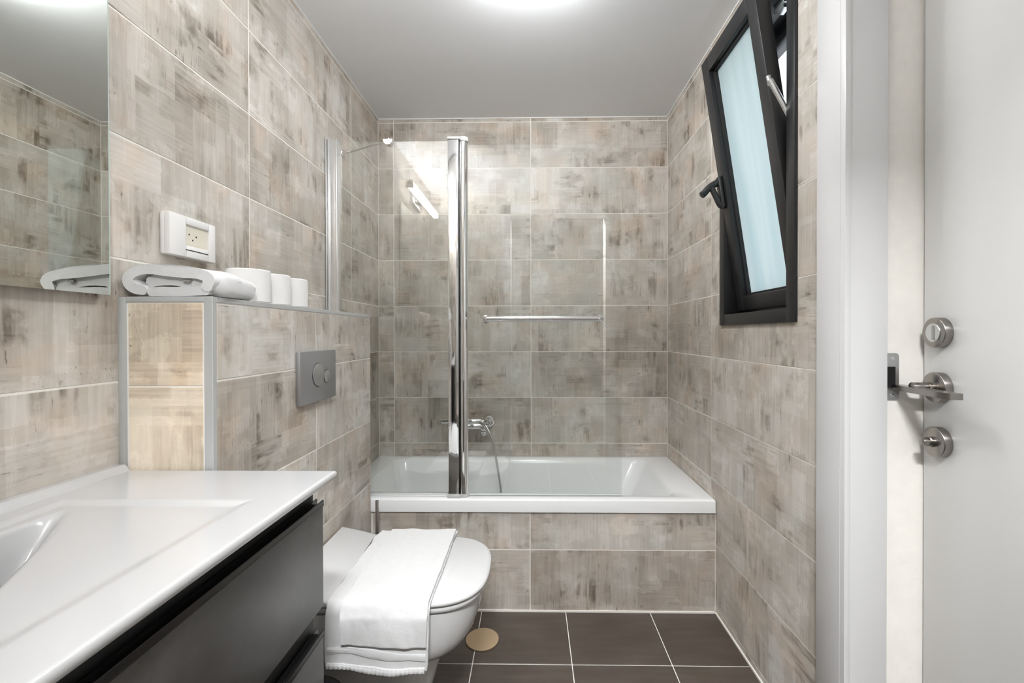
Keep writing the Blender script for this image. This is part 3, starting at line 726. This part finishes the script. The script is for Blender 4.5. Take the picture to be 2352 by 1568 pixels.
bm = bmesh.new(); box(bm, -.704, -.690, ya - .003, ya + .004, zb + .029, zb + .033); fobj('care_tag', bm, simple('tag_grey', (.28, .27, .26), .6))

# ---------------------------------------------------------------- toilet rolls
def roll(loc):
    e = empty('toilet_roll', loc, category='toilet roll', group='spare toilet rolls on the ledge')
    bm = bmesh.new(); lathe(bm, [(.020, .001), (.0455, .001), (.048, .003), (.048, .079), (.0465, .081), (.020, .081)], (0, 0, 0), 40, cap0=False, cap1=False); obj('paper', bm, PAPER, e)
    bm = bmesh.new(); lathe(bm, [(.020, .001), (.020, .0812), (.0188, .0812), (.0188, .001), (.020, .001)], (0, 0, 0), 30, cap0=False, cap1=False); obj('cardboard_core', bm, simple('card', (.36, .27, .18), .9), e)
    return e
r0 = roll((-.697, -1.336, ZB)); r0['label'] = 'white toilet roll right behind the folded towel'
def dup(root, loc):
    r = root.copy(); COL.objects.link(r); r.location = loc
    for ch in root.children: c = ch.copy(); COL.objects.link(c); c.parent = r
    return r
r1_ = dup(r0, (-.697, -1.242, ZB)); r1_['label'] = 'white toilet roll, middle one of the row of three'
r2_ = dup(r0, (-.697, -1.150, ZB)); r2_['label'] = 'white toilet roll at the end nearest the bath screen'

# ---------------------------------------------------------------- vanity
VX, VY1, VY0, VZ = -.388, -1.541, -2.56, .850
VY0 = YF + .002
import math as _m
bm = bmesh.new(); NX, NY = 170, 360
def ss(a, b, v):
    t = min(max((v - a) / (b - a), 0), 1); return t * t * (3 - 2 * t)
def topz(x, y):
    z = VZ + .012 * ss(-.806, -.818, x)                    # raised lip at the wall
    tray = min(ss(-.772, -.758, x), ss(-.455, -.480, x), ss(-1.700, -1.722, y)); z -= .0045 * tray
    # basin: superellipse quarter whose corner sits at (-.738,-1.725)
    cx, cy, a, b, p = -.738, -2.20, .285, .475, 1.15
    if y < -1.725 + .05:
        u = max(x - cx, 0) / a; v = abs(y - cy) / b; d = 1 - (u ** p + v ** p) ** (1 / p)
        dl = (x - cx) / .03
        k = ss(0, .26, d) * ss(-.15, .9, dl) if x > cx - .01 else 0
        z -= .12 * k
    return z
X0v = XL + .001
xsg = [X0v + (VX - X0v) * i / NX for i in range(NX + 1)]; ysg = [VY0 + (VY1 - VY0) * j / NY for j in range(NY + 1)]
def edge_drop(x, y):
    d = min(VX - x, VY1 - y); r = .006
    return 0 if d >= r else r - _m.sqrt(max(r * r - (r - d) ** 2, 0))
xsg = sorted(set(xsg + [VX - .001, VX - .002, VX - .0035, VX - .0055])); ysg = sorted(set(ysg + [VY1 - .001, VY1 - .002, VY1 - .0035, VY1 - .0055]))
G = [[bm.verts.new((x, y, topz(x, y) - edge_drop(x, y))) for y in ysg] for x in xsg]
for i in range(len(xsg) - 1):
    for j in range(len(ysg) - 1): bm.faces.new((G[i][j], G[i + 1][j], G[i + 1][j + 1], G[i][j + 1]))
border = [G[i][0] for i in range(len(xsg))] + [G[-1][j] for j in range(1, len(ysg))] + [G[i][-1] for i in range(len(xsg) - 2, -1, -1)] + [G[0][j] for j in range(len(ysg) - 2, 0, -1)]
lowr = [bm.verts.new((v.co.x, v.co.y, VZ - .013)) for v in border]
ins = [bm.verts.new((min(v.co.x, VX - .010), min(v.co.y, VY1 - .006), VZ - .019)) for v in border]
n = len(border)
for A, Bv in ((border, lowr), (lowr, ins)):
    for i in range(n): j = (i + 1) % n; bm.faces.new((A[i], A[j], Bv[j], Bv[i]))
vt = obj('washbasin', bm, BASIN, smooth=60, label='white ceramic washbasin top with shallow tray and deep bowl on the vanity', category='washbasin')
va = empty('vanity_cabinet', (-.6, -2.0, .30), label='wall-hung vanity cabinet with dark grey drawers and black finger grooves', category='cabinet')
def vobj(name, bm, mat, par=None, **k):
    bmesh.ops.translate(bm, vec=-Vector(va.location), verts=bm.verts[:]); return obj(name, bm, mat, par or va, **k)
zu = VZ - .0195
bm = bmesh.new(); cx0 = XL + .001
box(bm, cx0, -.436, VY0, VY0 + .016, .300, zu); box(bm, cx0, -.436, VY1 - .018, VY1 - .002, .300, zu)
box(bm, cx0, -.436, VY0 + .016, VY1 - .018, .300, .316); box(bm, cx0, cx0 + .008, VY0 + .016, VY1 - .018, .316, zu); box(bm, -.444, -.436, VY0 + .016, VY1 - .018, .316, zu)
vobj('carcass', bm, simple('black_carcass', (.012, .012, .012), .5), smooth=0)
DX = -.416
for z0_, z1_ in ((.578, .783), (.318, .522)):
    d = vobj('drawer', B(-.436, DX, VY0, VY1 - .001, z0_, z1_ - .004, bev=.001), LAM)
    bm = bmesh.new(); box(bm, -.436, DX + .002, VY0, VY1 - .001, z1_ - .004, z1_ - .001, .0008, 1); box(bm, -.430, -.4275, VY0, VY1 - .001, z1_ - .002, z1_ + .010); box(bm, DX - .0015, DX + .0015, VY0, VY1 - .001, z1_ - .003, z1_ + .008, .0006, 1)
    vobj('grip_profile', bm, BLACKG)

# ---------------------------------------------------------------- pedal bin, brush, floor disc
pb = empty('waste_bin', (-.535, -1.405, 0), label='small black round waste bin beside the vanity', category='bin')
bm = bmesh.new(); lathe(bm, [(.088, 0), (.092, .004), (.095, .20), (.095, .248)], (0, 0, 0), 40); obj('body', bm, BIN, pb)
bm = bmesh.new(); lathe(bm, [(.0965, .246), (.0975, .250), (.0965, .256), (.094, .258), (.0925, .250)], (0, 0, 0), 40, cap0=False, cap1=False); obj('rim', bm, CHROME, pb)
bm = bmesh.new(); lathe(bm, [(.0935, .250), (.093, .258), (.080, .270), (.055, .279), (.025, .283), (.001, .284)], (0, 0, 0), 40); obj('lid', bm, BIN, pb)
tb = empty('toilet_brush', (-.594, -.725, 0), label='toilet brush with slim steel handle between toilet and bathtub', category='toilet brush')
bm = bmesh.new(); lathe(bm, [(.040, 0), (.042, .003), (.042, .235), (.040, .238), (.010, .240)], (0, 0, 0), 32); obj('holder', bm, STEEL, tb)
bm = bmesh.new(); cyl(bm, (0, 0, .235), (0, 0, .482), .0068, 18, .001); obj('handle', bm, STEEL, tb)
bm = bmesh.new(); lathe(bm, [(.054, 0), (.060, .001), (.0605, .004), (.0595, .0055), (.0005, .006)], (-.180, -.803, 0.0), 56)
obj('drain_cover', bm, TAN, label='flat round tan drain cover lying on the dark floor tiles', category='drain cover')
# vent plate above the doorway behind the viewpoint
bm = bmesh.new(); box(bm, .15, .29, YF, YF + .012, 2.205, 2.275, .002)
obj('trim_5', bm, WHITEP, kind='structure', label='small white square vent plate above the rear doorway')
bpy.context.view_layer.update()
